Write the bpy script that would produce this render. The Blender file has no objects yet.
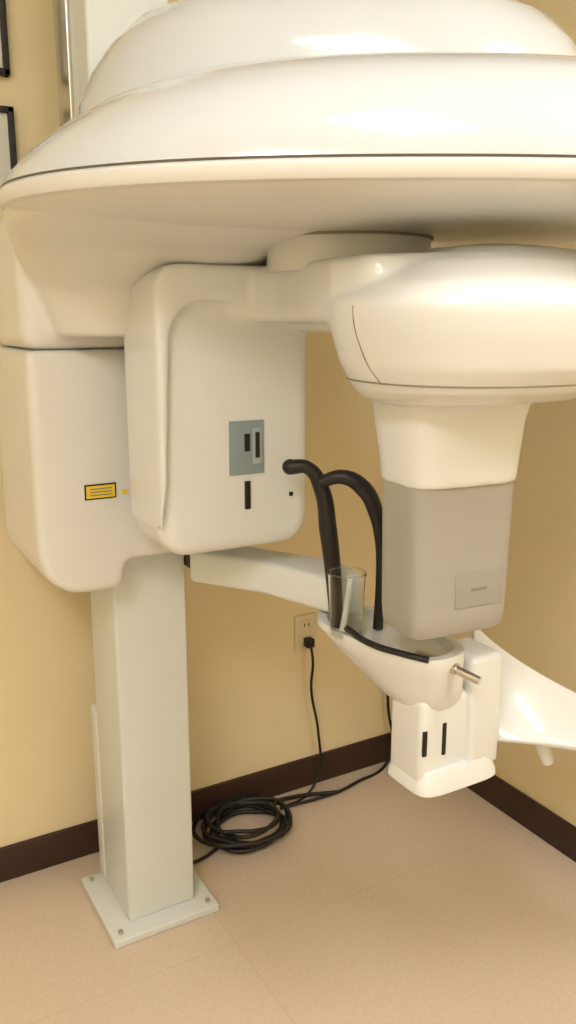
import bpy, bmesh, math, random
from mathutils import Vector, Matrix
from mathutils.bvhtree import BVHTree

scene = bpy.context.scene
try:
    scene.view_settings.view_transform = 'Standard'
except Exception:
    pass

# ---------- machine frame (the x-ray unit stands turned 30 deg to the walls) ----------
OX, OY = -1.767, -2.152
CA, SA = math.cos(math.radians(30)), math.sin(math.radians(30))
def W(X, Y, z=0.0):
    return Vector((OX + CA*X + SA*Y, OY - SA*X + CA*Y, z))

# ---------- materials ----------
def mat(name, col, rough=0.5, metal=0.0, coat=0.0, noise=0.0, nscale=8.0, bump=0.0, bscale=200.0,
        trans=0.0, ior=1.45, emit=None, estr=0.0, spec=0.5):
    m = bpy.data.materials.new(name); m.use_nodes = True
    nt = m.node_tree; b = nt.nodes['Principled BSDF']
    b.inputs['Base Color'].default_value = (*col, 1)
    b.inputs['Roughness'].default_value = rough
    b.inputs['Metallic'].default_value = metal
    b.inputs['Coat Weight'].default_value = coat
    b.inputs['Coat Roughness'].default_value = 0.08
    b.inputs['Transmission Weight'].default_value = trans
    b.inputs['IOR'].default_value = ior
    b.inputs['Specular IOR Level'].default_value = spec
    if emit:
        b.inputs['Emission Color'].default_value = (*emit, 1)
        b.inputs['Emission Strength'].default_value = estr
    tc = nt.nodes.new('ShaderNodeTexCoord')
    if noise > 0:
        n = nt.nodes.new('ShaderNodeTexNoise'); n.inputs['Scale'].default_value = nscale
        n.inputs['Detail'].default_value = 6
        nt.links.new(tc.outputs['Object'], n.inputs['Vector'])
        r = nt.nodes.new('ShaderNodeValToRGB')
        r.color_ramp.elements[0].position = 0.3; r.color_ramp.elements[1].position = 0.7
        r.color_ramp.elements[0].color = (*[c*(1-noise) for c in col], 1)
        r.color_ramp.elements[1].color = (*[min(1, c*(1+noise)) for c in col], 1)
        nt.links.new(n.outputs['Fac'], r.inputs['Fac'])
        nt.links.new(r.outputs['Color'], b.inputs['Base Color'])
    if bump > 0:
        n2 = nt.nodes.new('ShaderNodeTexNoise'); n2.inputs['Scale'].default_value = bscale
        nt.links.new(tc.outputs['Object'], n2.inputs['Vector'])
        bp = nt.nodes.new('ShaderNodeBump'); bp.inputs['Strength'].default_value = bump
        bp.inputs['Distance'].default_value = 0.002
        nt.links.new(n2.outputs['Fac'], bp.inputs['Height'])
        nt.links.new(bp.outputs['Normal'], b.inputs['Normal'])
    return m

M_white  = mat('white_gloss_plastic', (0.72, 0.745, 0.76), 0.28, coat=0.5, noise=0.012)
M_canopy = mat('canopy_white_gloss', (0.57, 0.61, 0.64), 0.18, coat=1.0, noise=0.012)
M_warm   = mat('off_white_plastic', (0.70, 0.705, 0.695), 0.34, coat=0.25, noise=0.015)
M_col    = mat('column_paint', (0.68, 0.725, 0.73), 0.4, coat=0.1, noise=0.015)
M_grey   = mat('grey_plastic', (0.37, 0.36, 0.33), 0.5, noise=0.03, bump=0.1, bscale=500)
M_greyd  = mat('grey_plate', (0.325, 0.315, 0.285), 0.5)
M_greym  = mat('grey_mark', (0.24, 0.23, 0.20), 0.5)
M_panel  = mat('blue_grey_panel', (0.24, 0.31, 0.34), 0.4)
M_panel2 = mat('panel_light', (0.34, 0.41, 0.43), 0.4)
M_black  = mat('black_rubber', (0.012, 0.011, 0.011), 0.45, noise=0.1)
M_seam   = mat('seam_shadow_gap', (0.26, 0.24, 0.20), 0.7)
M_metal  = mat('brushed_steel', (0.62, 0.60, 0.56), 0.25, metal=1.0)
M_yellow = mat('label_yellow', (0.80, 0.58, 0.03), 0.5)
M_wall   = mat('wall_paint_yellow', (0.80, 0.69, 0.455), 0.75, noise=0.02, nscale=2, bump=0.25, bscale=160)
M_base   = mat('baseboard_brown', (0.045, 0.020, 0.014), 0.5, noise=0.1)
M_ceil   = mat('ceiling_white', (0.82, 0.82, 0.81), 0.9, noise=0.02)
M_clear  = mat('clear_plastic', (0.95, 0.96, 0.95), 0.05, trans=1.0, ior=1.3)
M_outlet = mat('outlet_ivory', (0.72, 0.64, 0.45), 0.45)
M_paper  = mat('picture_mat', (0.66, 0.66, 0.62), 0.6, noise=0.05, nscale=14)
M_photo  = mat('picture_print', (0.42, 0.44, 0.42), 0.5, noise=0.35, nscale=12)
M_lamp   = mat('lamp_diffuser', (0.9, 0.9, 0.9), 0.5, emit=(1.0, 0.98, 0.96), estr=11.0)

# floor
M_floor = bpy.data.materials.new('floor_vinyl_tile'); M_floor.use_nodes = True
nt = M_floor.node_tree; b = nt.nodes['Principled BSDF']
b.inputs['Roughness'].default_value = 0.38
tc = nt.nodes.new('ShaderNodeTexCoord'); mp = nt.nodes.new('ShaderNodeMapping')
mp.inputs['Location'].default_value = (0.06, 0.53, 0)
nt.links.new(tc.outputs['Object'], mp.inputs['Vector'])
br = nt.nodes.new('ShaderNodeTexBrick'); br.offset = 0.0; br.inputs['Scale'].default_value = 1.0
br.inputs['Brick Width'].default_value = 0.92; br.inputs['Row Height'].default_value = 0.92
br.inputs['Mortar Size'].default_value = 0.002; br.inputs['Mortar Smooth'].default_value = 0.6
br.inputs['Color1'].default_value = (1, 1, 1, 1); br.inputs['Color2'].default_value = (0.985, 0.985, 0.985, 1)
br.inputs['Mortar'].default_value = (0.89, 0.88, 0.86, 1)
nt.links.new(mp.outputs['Vector'], br.inputs['Vector'])
nz = nt.nodes.new('ShaderNodeTexNoise'); nz.inputs['Scale'].default_value = 90; nz.inputs['Detail'].default_value = 8
nt.links.new(tc.outputs['Object'], nz.inputs['Vector'])
rp = nt.nodes.new('ShaderNodeValToRGB')
rp.color_ramp.elements[0].position = 0.35; rp.color_ramp.elements[1].position = 0.65
rp.color_ramp.elements[0].color = (0.625, 0.515, 0.405, 1); rp.color_ramp.elements[1].color = (0.67, 0.555, 0.44, 1)
nt.links.new(nz.outputs['Fac'], rp.inputs['Fac'])
mx = nt.nodes.new('ShaderNodeMix'); mx.data_type = 'RGBA'; mx.blend_type = 'MULTIPLY'
mx.inputs['Factor'].default_value = 1.0
nt.links.new(rp.outputs['Color'], mx.inputs['A']); nt.links.new(br.outputs['Color'], mx.inputs['B'])
nt.links.new(mx.outputs['Result'], b.inputs['Base Color'])

# ---------- mesh helpers (all geometry baked in world coordinates) ----------
def finish(name, bm, material, parent=None, angle=40, smooth=True):
    bmesh.ops.recalc_face_normals(bm, faces=bm.faces)
    me = bpy.data.meshes.new(name); bm.to_mesh(me); bm.free()
    me.materials.append(material)
    if smooth:
        for p in me.polygons: p.use_smooth = True
        me.set_sharp_from_angle(angle=math.radians(angle))
    ob = bpy.data.objects.new(name, me); scene.collection.objects.link(ob)
    if parent: ob.parent = parent
    return ob

def bevel_mod(ob, w, seg=4, ang=40):
    m = ob.modifiers.new('bevel', 'BEVEL'); m.width = w; m.segments = seg
    m.limit_method = 'ANGLE'; m.angle_limit = math.radians(ang)
    m.use_clamp_overlap = True
    return ob

def box(name, x0, x1, y0, y1, z0, z1, material, parent=None, bevel=0.0, rot=0.0):
    cx, cy, cz = (x0+x1)/2, (y0+y1)/2, (z0+z1)/2
    bm = bmesh.new(); bmesh.ops.create_cube(bm, size=1.0)
    bmesh.ops.scale(bm, vec=(x1-x0, y1-y0, z1-z0), verts=bm.verts)
    if bevel > 0:
        bmesh.ops.bevel(bm, geom=bm.edges[:], offset=bevel, segments=4, profile=0.5, affect='EDGES')
    bmesh.ops.rotate(bm, cent=(0, 0, 0), matrix=Matrix.Rotation(rot, 3, 'Z'), verts=bm.verts)
    bmesh.ops.translate(bm, vec=(cx, cy, cz), verts=bm.verts)
    return finish(name, bm, material, parent)

def sup(a, b_, n, N, rot):
    pts = []
    for i in range(N):
        t = 2*math.pi*i/N; c, s = math.cos(t), math.sin(t)
        x = a*math.copysign(abs(c)**(2/n), c); y = b_*math.copysign(abs(s)**(2/n), s)
        pts.append((x*math.cos(rot)-y*math.sin(rot), x*math.sin(rot)+y*math.cos(rot)))
    return pts

def loft_bm(secs, N=96):
    """secs: (X, Y, z, a, b, n, rotdeg) in machine frame"""
    bm = bmesh.new(); rings = []
    for (X, Y, z, a, b_, n, r) in secs:
        rings.append([bm.verts.new(W(X+px, Y+py, z)) for px, py in sup(a, b_, n, N, math.radians(r))])
    for A, B in zip(rings, rings[1:]):
        for i in range(N):
            j = (i+1) % N; bm.faces.new((A[i], A[j], B[j], B[i]))
    bm.faces.new(rings[0][::-1]); bm.faces.new(rings[-1])
    return bm

def loft(name, secs, material, parent=None, N=96, angle=40):
    return finish(name, loft_bm(secs, N), material, parent, angle)

def rrect(x0, x1, z0, z1, rbl, rbr, rtr, rtl, seg=10):
    out = []
    def arc(cx, cz, r, a0):
        if r <= 0: out.append((cx, cz)); return
        for i in range(seg+1):
            a = math.radians(a0+90*i/seg); out.append((cx+r*math.cos(a), cz+r*math.sin(a)))
    arc(x0+rbl, z0+rbl, rbl, 180); arc(x1-rbr, z0+rbr, rbr, 270)
    arc(x1-rtr, z1-rtr, rtr, 0); arc(x0+rtl, z1-rtl, rtl, 90)
    return out

def slab_bm(outline, y0, y1):
    bm = bmesh.new()
    A = [bm.verts.new((x, y0, z)) for x, z in outline]; B = [bm.verts.new((x, y1, z)) for x, z in outline]
    n = len(A)
    for i in range(n):
        j = (i+1) % n; bm.faces.new((A[i], A[j], B[j], B[i]))
    bm.faces.new(A[::-1]); bm.faces.new(B)
    return bm

def plan_bm(pts, z0, z1):
    """pts in machine frame"""
    bm = bmesh.new()
    A = [bm.verts.new(W(x, y, z0)) for x, y in pts]; B = [bm.verts.new(W(x, y, z1)) for x, y in pts]
    n = len(A)
    for i in range(n):
        j = (i+1) % n; bm.faces.new((A[i], A[j], B[j], B[i]))
    bm.faces.new(A[::-1]); bm.faces.new(B)
    return bm

def bevel_bm(bm, w, seg=4, ang=40):
    bmesh.ops.recalc_face_normals(bm, faces=bm.faces)
    es = [e for e in bm.edges if len(e.link_faces) == 2 and e.calc_face_angle(0) > math.radians(ang)]
    bmesh.ops.bevel(bm, geom=es, offset=w, segments=seg, profile=0.5, affect='EDGES', clamp_overlap=True)
    return bm

def merge(bms):
    out = bmesh.new()
    for b_ in bms:
        bmesh.ops.recalc_face_normals(b_, faces=b_.faces)
        me = bpy.data.meshes.new('tmp'); b_.to_mesh(me); b_.free(); out.from_mesh(me)
        bpy.data.meshes.remove(me)
    return out

def fuse(ob, voxel, iters):
    rm = ob.modifiers.new('remesh', 'REMESH'); rm.mode = 'VOXEL'; rm.voxel_size = voxel; rm.use_smooth_shade = True
    sm = ob.modifiers.new('smooth', 'SMOOTH'); sm.factor = 0.5; sm.iterations = iters
    return ob

def tube(name, pts, r, material, parent=None, taper=None, cyclic=False, world=False):
    cu = bpy.data.curves.new(name, 'CURVE'); cu.dimensions = '3D'
    cu.bevel_depth = r; cu.bevel_resolution = 6; cu.resolution_u = 14; cu.use_fill_caps = True
    sp = cu.splines.new('BEZIER'); sp.bezier_points.add(len(pts)-1)
    for i, p in enumerate(pts):
        bp = sp.bezier_points[i]; bp.co = Vector(p) if world else W(*p)
        bp.handle_left_type = bp.handle_right_type = 'AUTO'
        if taper: bp.radius = taper[i]
    sp.use_cyclic_u = cyclic
    cu.materials.append(material)
    tmp = bpy.data.objects.new(name+'_c', cu); scene.collection.objects.link(tmp)
    dg = bpy.context.evaluated_depsgraph_get()
    me = bpy.data.meshes.new_from_object(tmp.evaluated_get(dg)); me.name = name
    bpy.data.objects.remove(tmp)
    for p in me.polygons: p.use_smooth = True
    ob = bpy.data.objects.new(name, me); scene.collection.objects.link(ob)
    if parent: ob.parent = parent
    return ob

def empty(name):
    e = bpy.data.objects.new(name, None); scene.collection.objects.link(e); return e

# ---------- room ----------
XL, YF, H = -3.3, -3.5, 2.8
box('floor', XL-0.1, 0.1, YF-0.1, 0.1, -0.1, 0.0, M_floor)
box('ceiling', XL-0.1, 0.1, YF-0.1, 0.1, H, H+0.1, M_ceil)
box('wall_back', XL-0.1, 0.1, 0.0, 0.1, 0.0, H, M_wall)
box('wall_right', 0.0, 0.1, YF, 0.0, 0.0, H, M_wall)
box('wall_left', XL-0.1, XL, YF, 0.0, 0.0, H, M_wall)
box('wall_front', XL-0.1, 0.1, YF-0.1, YF, 0.0, H, M_wall)
box('baseboard_back', XL, 0.0, -0.012, 0.0, 0.0, 0.10, M_base, bevel=0.003)
box('baseboard_right', -0.012, 0.0, YF, -0.012, 0.0, 0.10, M_base, bevel=0.003)
box('baseboard_left', XL, XL+0.012, YF, -0.012, 0.0, 0.10, M_base, bevel=0.003)
box('baseboard_front', XL+0.012, -0.012, YF, YF+0.012, 0.0, 0.10, M_base, bevel=0.003)

# ceiling troffers
def troffer(name, cx, cy, sx, sy, en):
    e = empty(name)
    box('diffuser', cx-sx/2, cx+sx/2, cy-sy/2, cy+sy/2, H-0.02, H-0.006, M_lamp, e)
    t = 0.025
    box('frame_a', cx-sx/2-t, cx+sx/2+t, cy-sy/2-t, cy-sy/2, H-0.03, H, M_ceil, e)
    box('frame_b', cx-sx/2-t, cx+sx/2+t, cy+sy/2, cy+sy/2+t, H-0.03, H, M_ceil, e)
    box('frame_c', cx-sx/2-t, cx-sx/2, cy-sy/2, cy+sy/2, H-0.03, H, M_ceil, e)
    box('frame_d', cx+sx/2, cx+sx/2+t, cy-sy/2, cy+sy/2, H-0.03, H, M_ceil, e)
    if en > 0:
        L = bpy.data.lights.new(name+'_lamp', 'AREA'); L.shape = 'RECTANGLE'; L.size = sx; L.size_y = sy
        L.energy = en; L.color = (1.0, 0.97, 0.94)
        lo = bpy.data.objects.new('lamp', L); lo.location = (cx, cy, H-0.035)
        scene.collection.objects.link(lo); lo.parent = e
troffer('ceiling_light', -1.25, -1.75, 0.3, 0.6, 0)
troffer('ceiling_light.001', -2.6, -2.6, 0.6, 1.2, 22)
troffer('right_wall_fill', -0.40, -2.4, 0.3, 1.2, 14)  # added fill panel, put in only to brighten the right wall

# ---------- pictures ----------
def picture(name, x0, x1, z0, z1):
    e = empty(name); t = 0.014
    box('frame_top', x0, x1, -0.022, -0.001, z1-t, z1, M_black, e, 0.002)
    box('frame_bottom', x0, x1, -0.022, -0.001, z0, z0+t, M_black, e, 0.002)
    box('frame_side_a', x0, x0+t, -0.022, -0.001, z0, z1, M_black, e, 0.002)
    box('frame_side_b', x1-t, x1, -0.022, -0.001, z0, z1, M_black, e, 0.002)
    box('mount', x0+t, x1-t, -0.012, -0.001, z0+t, z1-t, M_paper, e)
    box('print', x0+0.05, x1-0.05, -0.0135, -0.012, z0+0.045, z1-0.045, M_photo, e)
picture('picture_frame', -1.50, -1.260, 1.76, 1.965)
picture('picture_frame.001', -1.50, -1.262, 2.03, 2.28)

# ---------- outlet ----------
e = empty('wall_outlet')
ox, oz = -0.463, 0.533
box('cover_plate', ox-0.04, ox+0.04, -0.007, 0.0, oz-0.06, oz+0.06, M_outlet, e, 0.003)
for k, dz in enumerate((0.026, -0.026)):
    box('socket_%d' % (k+1), ox-0.017, ox+0.017, -0.010, -0.005, oz+dz-0.015, oz+dz+0.015, M_outlet, e, 0.003)
    box('slot_a_%d' % (k+1), ox-0.009, ox-0.006, -0.011, -0.009, oz+dz-0.005, oz+dz+0.006, M_black, e)
    box('slot_b_%d' % (k+1), ox+0.006, ox+0.009, -0.011, -0.009, oz+dz-0.005, oz+dz+0.006, M_black, e)

# ---------- cables ----------
e = empty('power_cable')
box('plug', ox-0.014, ox+0.014, -0.04, -0.010, oz-0.042, oz-0.012, M_black, e, 0.006)
pts = [(ox, -0.035, oz-0.03), (ox+0.002, -0.045, oz-0.08), (ox+0.006, -0.03, 0.35), (ox+0.03, -0.035, 0.2),
       (ox+0.03, -0.04, 0.06), (ox-0.02, -0.06, 0.008), (ox-0.14, -0.09, 0.008)]
tube('lead', pts, 0.0042, M_black, e, world=True)
cc = W(-0.124, 2.26)
coil = []
random.seed(4)
for i in range(0, 12*7+1):
    t = 2*math.pi*i/12; k = i/84
    r = 0.118 - 0.024*math.sin(k*9) + random.uniform(-0.008, 0.008)
    coil.append((cc.x + r*math.cos(t)*1.05 + 0.012*math.sin(k*11), cc.y + r*math.sin(t)*0.90 + 0.01*math.cos(k*13),
                 0.008 + 0.045*k + 0.006*math.sin(t*1.3+k*5)))
coil += [(cc.x+0.20, cc.y+0.06, 0.02), (-0.40, -0.10, 0.008)]
tube('coil', coil, 0.0064, M_black, e, world=True)
tube('lead_to_unit', [(ox-0.14, -0.09, 0.008), (-0.40, -0.10, 0.008), (-0.30, -0.08, 0.008), (-0.18, -0.05, 0.008), (-0.135, -0.035, 0.05),
     (-0.150, -0.03, 0.2), (-0.16, -0.02, 0.33), (-0.16, -0.002, 0.36)], 0.005, M_black, e, world=True)
tube('lead_to_column', [(cc.x-0.10, cc.y-0.04, 0.01), (-0.95, -0.20, 0.007), (-1.01, -0.19, 0.02)], 0.005, M_black, e, world=True)

# ================= DENTAL X-RAY MACHINE =================
mc = empty('dental_panoramic_xray_machine')

# base + column
box('base_plate', -1.245, -0.965, -0.41, -0.13, 0.0, 0.022, M_col, mc, 0.004)
for k, (bx, by) in enumerate([(-1.222, -0.387), (-0.988, -0.387), (-1.222, -0.153), (-0.988, -0.153)]):
    bm = bmesh.new(); bmesh.ops.create_cone(bm, cap_ends=True, segments=6, radius1=0.008, radius2=0.007, depth=0.008,
        matrix=Matrix.Translation((bx, by, 0.025)))
    finish('bolt_%d' % (k+1), bm, M_metal, mc)
box('column', -1.19, -1.012, -0.36, -0.17, 0.02, 2.40, M_col, mc, 0.008)
box('mast_edge_strip', -1.199, -1.189, -0.255, -0.168, 1.70, 2.40, M_metal, mc, 0.003)
box('column_rear_cover', -1.192, -1.02, -0.172, -0.130, 0.022, 0.52, M_col, mc, 0.006)
box('column_side_rail', -1.014, -0.998, -0.40, -0.33, 0.925, 1.2, M_black, mc, 0.002)

# carriage housing
ol = []
for i in range(11):
    a = math.radians(180+9*i); ol.append((-1.372+.095+.095*math.cos(a), .925+.095+.095*math.sin(a)))
ol += [(-1.215, .925), (-1.197, .932), (-1.190, .950), (-1.190, .970), (-1.182, .985), (-.90, .985), (-.865, .998), (-.85, 1.03), (-.85, 1.434), (-1.372, 1.434)]
ho = bevel_bm(slab_bm(ol, -0.455, -0.13), 0.03, 5, 60)
fuse(finish('carriage_lower_housing', ho, M_warm, mc), 0.005, 10)
ho = bevel_bm(slab_bm(rrect(-1.376, -0.85, 1.434, 1.70, 0.0, 0.0, 0.0, 0.0), -0.457, -0.13), 0.03, 5)
p = [(-0.33, 1.78, 1.46, .15, .12, 2.6, 30), (-0.325, 1.775, 1.55, .18, .155, 2.6, 25), (-0.26, 1.73, 1.610, .26, .225, 2.5, 15), (-0.14, 1.64, 1.650, .36, .31, 2.5, 5), (-0.12, 1.62, 1.68, .37, .33, 2.5, 0)]
fuse(finish('carriage_upper_housing', merge([ho, loft_bm(p)]), M_warm, mc), 0.006, 16)
# warning label
box('laser_label', -1.272, -1.205, -0.4575, -0.4535, 1.128, 1.160, M_black, mc)
box('label_field', -1.269, -1.208, -0.4585, -0.457, 1.131, 1.157, M_yellow, mc)
for k in range(3):
    box('label_line_%d' % (k+1), -1.262, -1.214, -0.4592, -0.4582, 1.136+0.0065*k, 1.1385+0.0065*k, M_greym, mc)
box('label_small', -1.192, -1.182, -0.4575, -0.4535, 1.133, 1.143, M_yellow, mc)

# overhead canopy
c = (0.185, 1.56); n = 2.35
def S(z, a, b_, nn=n, dx=0, dy=0, r=0): return (c[0]+dx, c[1]+dy, z-0.010, a, b_, nn, r)
loft('canopy_underside', [S(1.645, .30, .20), S(1.647, .42, .27), S(1.654, .54, .33), S(1.664, .61, .375), S(1.672, .64, .402), S(1.681, .652, .414)], M_warm, mc, 160)
loft('canopy_rim', [S(1.678, .648, .41), S(1.680, .660, .420), S(1.686, .664, .424), S(1.700, .664, .424), S(1.705, .659, .419), S(1.708, .645, .405)], M_warm, mc, 160)
loft('canopy_rim_seam', [S(1.7045, .657, .417), S(1.711, .657, .417)], M_seam, mc, 160)
loft('canopy_dome', [S(1.708, .660, .422), S(1.722, .655, .420, dx=.004), S(1.757, .63, .405, dx=.015), S(1.797, .585, .375, dx=.025), S(1.832, .53, .335, dx=.03), S(1.862, .455, .28, dx=.03), S(1.884, .36, .21, dx=.03), S(1.897, .24, .12, dx=.03), S(1.901, .1, .05, dx=.03)], M_canopy, mc, 160)
T = lambda z, a, b_, dx=0: (0.085+dx, 1.78, z, a, b_, 3.0, 0)
loft('canopy_top_cover', [T(1.74, .495, .30), T(1.86, .478, .295), T(1.92, .458, .285, .008), T(1.965, .43, .27, .012), T(2.01, .385, .24, .015), T(2.042, .31, .20, .02), T(2.053, .21, .14, .02)], M_canopy, mc, 160)
loft('bearing_hub', [(0.11, 1.60, 1.575, .15, .15, 2, 0), (0.11, 1.60, 1.631, .145, .145, 2, 0)], M_warm, mc)
loft('bearing_ring', [(0.11, 1.60, 1.631, .150, .150, 2, 0), (0.11, 1.60, 1.636, .150, .150, 2, 0)], M_seam, mc)

# rotating gantry: union of overlapping bodies, then rounded
lx0, lx1 = -1.205, -0.873
lobe = bevel_bm(slab_bm(rrect(lx0+.004, lx1, 1.045, 1.58, 0.065, 0.06, 0.03, 0.05), -0.700, -0.535), 0.035, 5)
def arch():
    x0, x1, z0, z1 = lx0-.002, lx1, 1.10, 1.590
    o = [(x0, z0), (x0, z1-0.045)]
    for i in range(1, 7):
        a = math.radians(180-15*i); o.append((x0+0.045+0.045*math.cos(a), z1-0.045+0.045*math.sin(a)))
    o += [(x1, z1), (x1, 1.490), (-0.95, 1.505), (-1.08, 1.525)]
    ix, iz, r = x0+0.026, 1.526, 0.07
    for i in range(0, 7):
        a = math.radians(90+15*i); o.append((ix+r+r*math.cos(a), iz-r+r*math.sin(a)))
    o += [(ix-0.012, z0+0.1)]
    return o
ar = bevel_bm(slab_bm(arch(), -0.722, -0.54), 0.010, 3)
bridge = bevel_bm(plan_bm([(0.0, 1.665), (.03, 1.56), (.06, 1.43), (.12, 1.30), (.30, 1.24), (.45, 1.45), (.28, 1.70), (-.03, 1.80), (-.25, 1.70), (-.1, 1.62)], 1.470, 1.592), 0.03, 4)
br2 = bevel_bm(plan_bm([(-.07, 1.617), (-.02, 1.575), (.01, 1.515), (.035, 1.44), (.065, 1.36), (.12, 1.28), (.30, 1.3), (.2, 1.55), (-.10, 1.74), (-.16, 1.60)], 1.488, 1.590), 0.02, 4)
B = lambda z, a, b_, dx=0, dy=0: (0.335+dx, 1.41+dy, z, a, b_, 2.3, 30)
blob = loft_bm([B(1.365, .14, .10, -.05), B(1.372, .19, .145, -.03), B(1.39, .225, .18, -.01), B(1.425, .255, .205), B(1.475, .270, .220), B(1.505, .275, .226), B(1.522, .275, .226), B(1.546, .25, .200), B(1.578, .195, .15), B(1.600, .13, .10), B(1.608, .06, .05)])
neck = loft_bm([(.272, 1.42, 1.228, .107, .074, 4.5, 25), (.272, 1.42, 1.27, .111, .077, 4.2, 25), (.270, 1.42, 1.33, .119, .085, 3.8, 25), (.272, 1.42, 1.37, .128, .098, 3.2, 25), (.28, 1.42, 1.42, .14, .11, 3, 25)])
g = fuse(finish('rotating_gantry_arm', merge([lobe, ar, bridge, br2, blob, neck]), M_white, mc), 0.005, 12)

# seam lines lying on the gantry skin
dg = bpy.context.evaluated_depsgraph_get()
bvh = BVHTree.FromObject(g, dg)
def on_skin(ang, z, R=0.5):
    a = math.radians(ang); o = W(.335+R*math.cos(a), 1.41+R*math.sin(a), z); t = W(.335, 1.41, z)
    hit = bvh.ray_cast(o, (t-o).normalized())
    return hit[0]
pts = [on_skin(a, 1.402) for a in range(165, 375, 6)]
tube('bowl_seam', [q for q in pts if q is not None], 0.0016, M_seam, mc, world=True)
pts = [on_skin(a, z) for a, z in [(215, 1.402), (212, 1.43), (210, 1.46), (209, 1.49), (209, 1.515)]]
tube('bowl_side_seam', [q for q in pts if q is not None], 0.0013, M_seam, mc, world=True)

# grey tube head box
G = lambda z, a, b_: (.272, 1.42, z, a, b_, 6, 25)
loft('tube_head_cover', [G(.968, .083, .048), G(.971, .092, .056), G(.981, .097, .061), G(1.01, .099, .063), G(1.24, .103, .065)], M_grey, mc, 128)
u = Vector((math.cos(math.radians(25)), math.sin(math.radians(25)))); v = Vector((-u.y, u.x))
fc = Vector((.272, 1.42)) - v*0.0645
def on_face(name, s, z, w, h, t, material, out=0.0, bev=0.0):
    p = fc + u*s - v*out; wp = W(p.x, p.y)
    return box(name, wp.x-w/2, wp.x+w/2, wp.y-t/2, wp.y+t/2, z-h/2, z+h/2, material, mc, bev, rot=math.radians(-5))
on_face('name_plate', 0.028, 1.050, 0.098, 0.062, 0.003, M_greyd, -0.001, 0.001)
on_face('plate_mark', 0.026, 1.050, 0.030, 0.005, 0.002, M_greym, 0.0010)

# lobe panel details
fy = -0.7015
def lobe_part(name, x, z, w, h, material, out, t=0.004):
    return box(name, x-w/2, x+w/2, fy-out-t/2, fy-out+t/2, z-h/2, z+h/2, material, mc, 0.0008)
px = -1.022
lobe_part('control_panel', px, 1.252, 0.074, 0.104, M_panel, 0.0005)
lobe_part('card_slot', px, 1.262, 0.012, 0.034, M_black, 0.003, 0.002)
lobe_part('card_surround', px+.022, 1.254, 0.020, 0.070, M_panel2, 0.0025, 0.002)
lobe_part('card_lever', px+.022, 1.256, 0.009, 0.050, M_black, 0.004, 0.003)
lobe_part('collimator_slot', px+.001, 1.158, 0.012, 0.056, M_black, 0.0005)
lobe_part('lobe_button', px+.100, 1.150, 0.008, 0.008, M_black, -0.002, 0.006)

# patient support arm
arm = bevel_bm(plan_bm([(-.222, 1.82), (-.05, 1.73), (.08, 1.61), (.16, 1.64), (.10, 1.76), (-.05, 1.84), (-.18, 1.94)], .918, .992), 0.012, 3)
finish('patient_support_arm', arm, M_col, mc)
t0 = lambda z, a, b_, dx=0, dy=0: (.19+dx, 1.54+dy, z, a, b_, 2.6, -53)
loft('chin_rest_tray', [t0(.784, .04, .040, .068, -.04), t0(.789, .064, .052, .066, -.038), t0(.806, .086, .064, .058, -.033), t0(.840, .120, .074, .036, -.016), t0(.872, .150, .080, .014, -.004), t0(.898, .170, .084), t0(.912, .168, .082), t0(.912, .150, .068), t0(.900, .140, .060), t0(.895, .05, .02)], M_white, mc)
p = W(.25, 1.47); box('support_lower_body', p.x-.036, p.x+.085, p.y-.045, p.y+.05, .650, .82, M_white, mc, 0.012)
p = W(.365, 1.535); box('support_rear_post', p.x-.06, p.x+.020, p.y-.055, p.y+.05, .655, .885, M_white, mc, 0.014)
loft('support_foot', [(.298, 1.494, .635, .092, .062, 5, 30), (.298, 1.494, .639, .097, .067, 5, 30), (.298, 1.494, .650, .096, .066, 5, 30), (.300, 1.495, .678, .082, .055, 5, 30)], M_white, mc)
p = W(.2725, 1.431)
box('slot_1', p.x-.026-.0045, p.x-.026+.0045, p.y-.002, p.y+.01, .712, .762, M_black, mc, 0.001)
box('slot_2', p.x+.019-.0045, p.x+.019+.0045, p.y-.002, p.y+.01, .704, .768, M_black, mc, 0.001)
tube('tray_black_trim', [(.100, 1.62, .915), (.117, 1.53, .917), (.150, 1.455, .918), (.205, 1.405, .918), (.245, 1.385, .915)], 0.006, M_black, mc)
tube('adjust_knob_shaft', [(.235, 1.455, .895), (.30, 1.407, .889)], 0.011, M_metal, mc)
tube('adjust_knob', [(.295, 1.410, .889), (.335, 1.380, .878)], 0.008, M_metal, mc)

# temple supports
tube('temple_support_1', [(.004, 1.60, 1.219), (.038, 1.60, 1.217), (.065, 1.60, 1.174), (.078, 1.60, 1.095), (.088, 1.60, 1.014), (.097, 1.60, .905)],
     0.0135, M_black, mc, taper=[1.1, .95, 1.15, 1.3, 1.2, 1.0])
tube('temple_support_2', [(.060, 1.585, 1.192), (.104, 1.58, 1.203), (.142, 1.58, 1.182), (.166, 1.58, 1.139), (.178, 1.58, 1.070), (.179, 1.58, .99), (.177, 1.58, .900)],
     0.0125, M_black, mc, taper=[.9, 1.15, 1.3, 1.2, .8, .7, .8])
bm = bmesh.new(); bmesh.ops.create_uvsphere(bm, u_segments=24, v_segments=16, radius=0.0152, matrix=Matrix.Translation(W(.004, 1.60, 1.219)))
finish('temple_pad', bm, M_black, mc)

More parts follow.
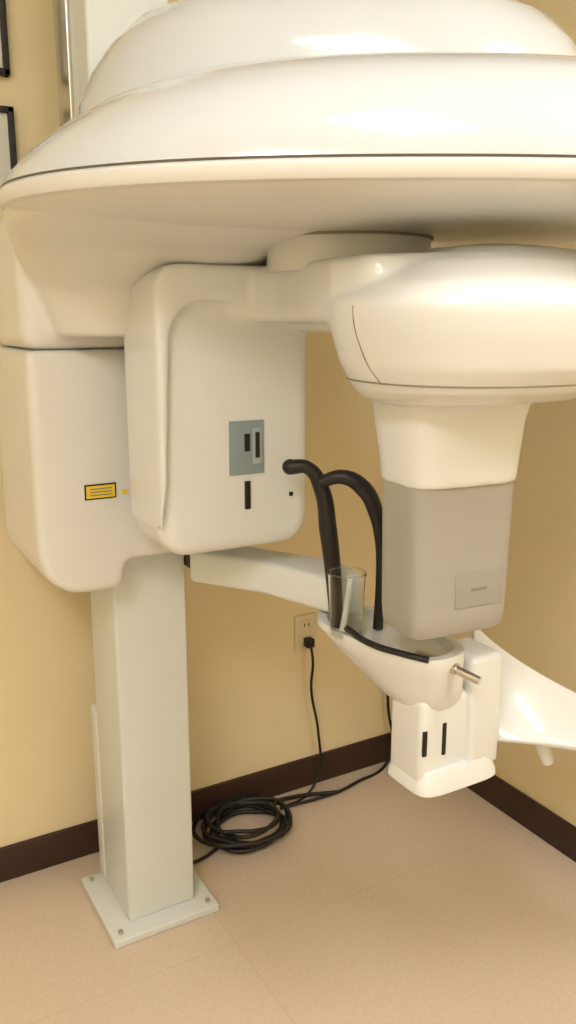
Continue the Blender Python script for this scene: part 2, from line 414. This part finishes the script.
# hand rest wing
bm = bmesh.new(); NX, NZ = 28, 10; grid = []
for i in range(NX+1):
    s = i/NX; X = .375 + .44*s
    zt = .895 - .275*s**0.8; zb = .675 + .035*math.sin(min(1, s*2.2)*math.pi/2) - .07*s
    row = []
    for j in range(NZ+1):
        q = j/NZ
        Y = 1.60 - .05*math.sin(s*math.pi) + .09*math.sin(q*math.pi/2)*(0.4+s) - 0.05*(1-q)
        row.append(bm.verts.new(W(X, Y, zb+(zt-zb)*q)))
    grid.append(row)
for i in range(NX):
    for j in range(NZ):
        bm.faces.new((grid[i][j], grid[i+1][j], grid[i+1][j+1], grid[i][j+1]))
wg = finish('hand_rest_wing', bm, M_white, mc)
so = wg.modifiers.new('solid', 'SOLIDIFY'); so.thickness = 0.016; so.offset = 0
bevel_mod(wg, 0.006, 3)
tube('hand_grip', [(.40, 1.60, .70), (.45, 1.60, .695), (.50, 1.60, .675), (.54, 1.60, .600)], 0.017, M_white, mc, taper=[1, 1, 1, .8])

# ---------- plastic cup ----------
ec = empty('plastic_cup')
bm = bmesh.new(); N = 40; rings = []
cw = W(.112, 1.545)
for r, z in [(.028, .900), (.030, .903), (.036, 1.022), (.0375, 1.022), (.0375, 1.026), (.0345, 1.026), (.029, .907), (.005, .906)]:
    rings.append([bm.verts.new((cw.x+r*math.cos(2*math.pi*i/N), cw.y+r*math.sin(2*math.pi*i/N), z)) for i in range(N)])
for A, Bq in zip(rings, rings[1:]):
    for i in range(N):
        j = (i+1) % N; bm.faces.new((A[i], A[j], Bq[j], Bq[i]))
bm.faces.new(rings[0][::-1]); bm.faces.new(rings[-1])
finish('cup_wall', bm, M_clear, ec)
tube('bite_stick', [(.105, 1.545, .910), (.120, 1.55, 1.012)], 0.006, M_white, ec)

# ---------- world + camera ----------
w = bpy.data.worlds.new('room_ambient'); scene.world = w; w.use_nodes = True
w.node_tree.nodes['Background'].inputs['Color'].default_value = (1.0, 0.93, 0.82, 1)
w.node_tree.nodes['Background'].inputs['Strength'].default_value = 0.3

cam = bpy.data.cameras.new('camera'); cam.sensor_width = 36; cam.lens = 850/1024*36; cam.clip_start = 0.02
co = bpy.data.objects.new('camera', cam); scene.collection.objects.link(co)
co.location = (OX, OY, 1.5); co.rotation_euler = (math.radians(77), 0, math.radians(-30))
scene.camera = co
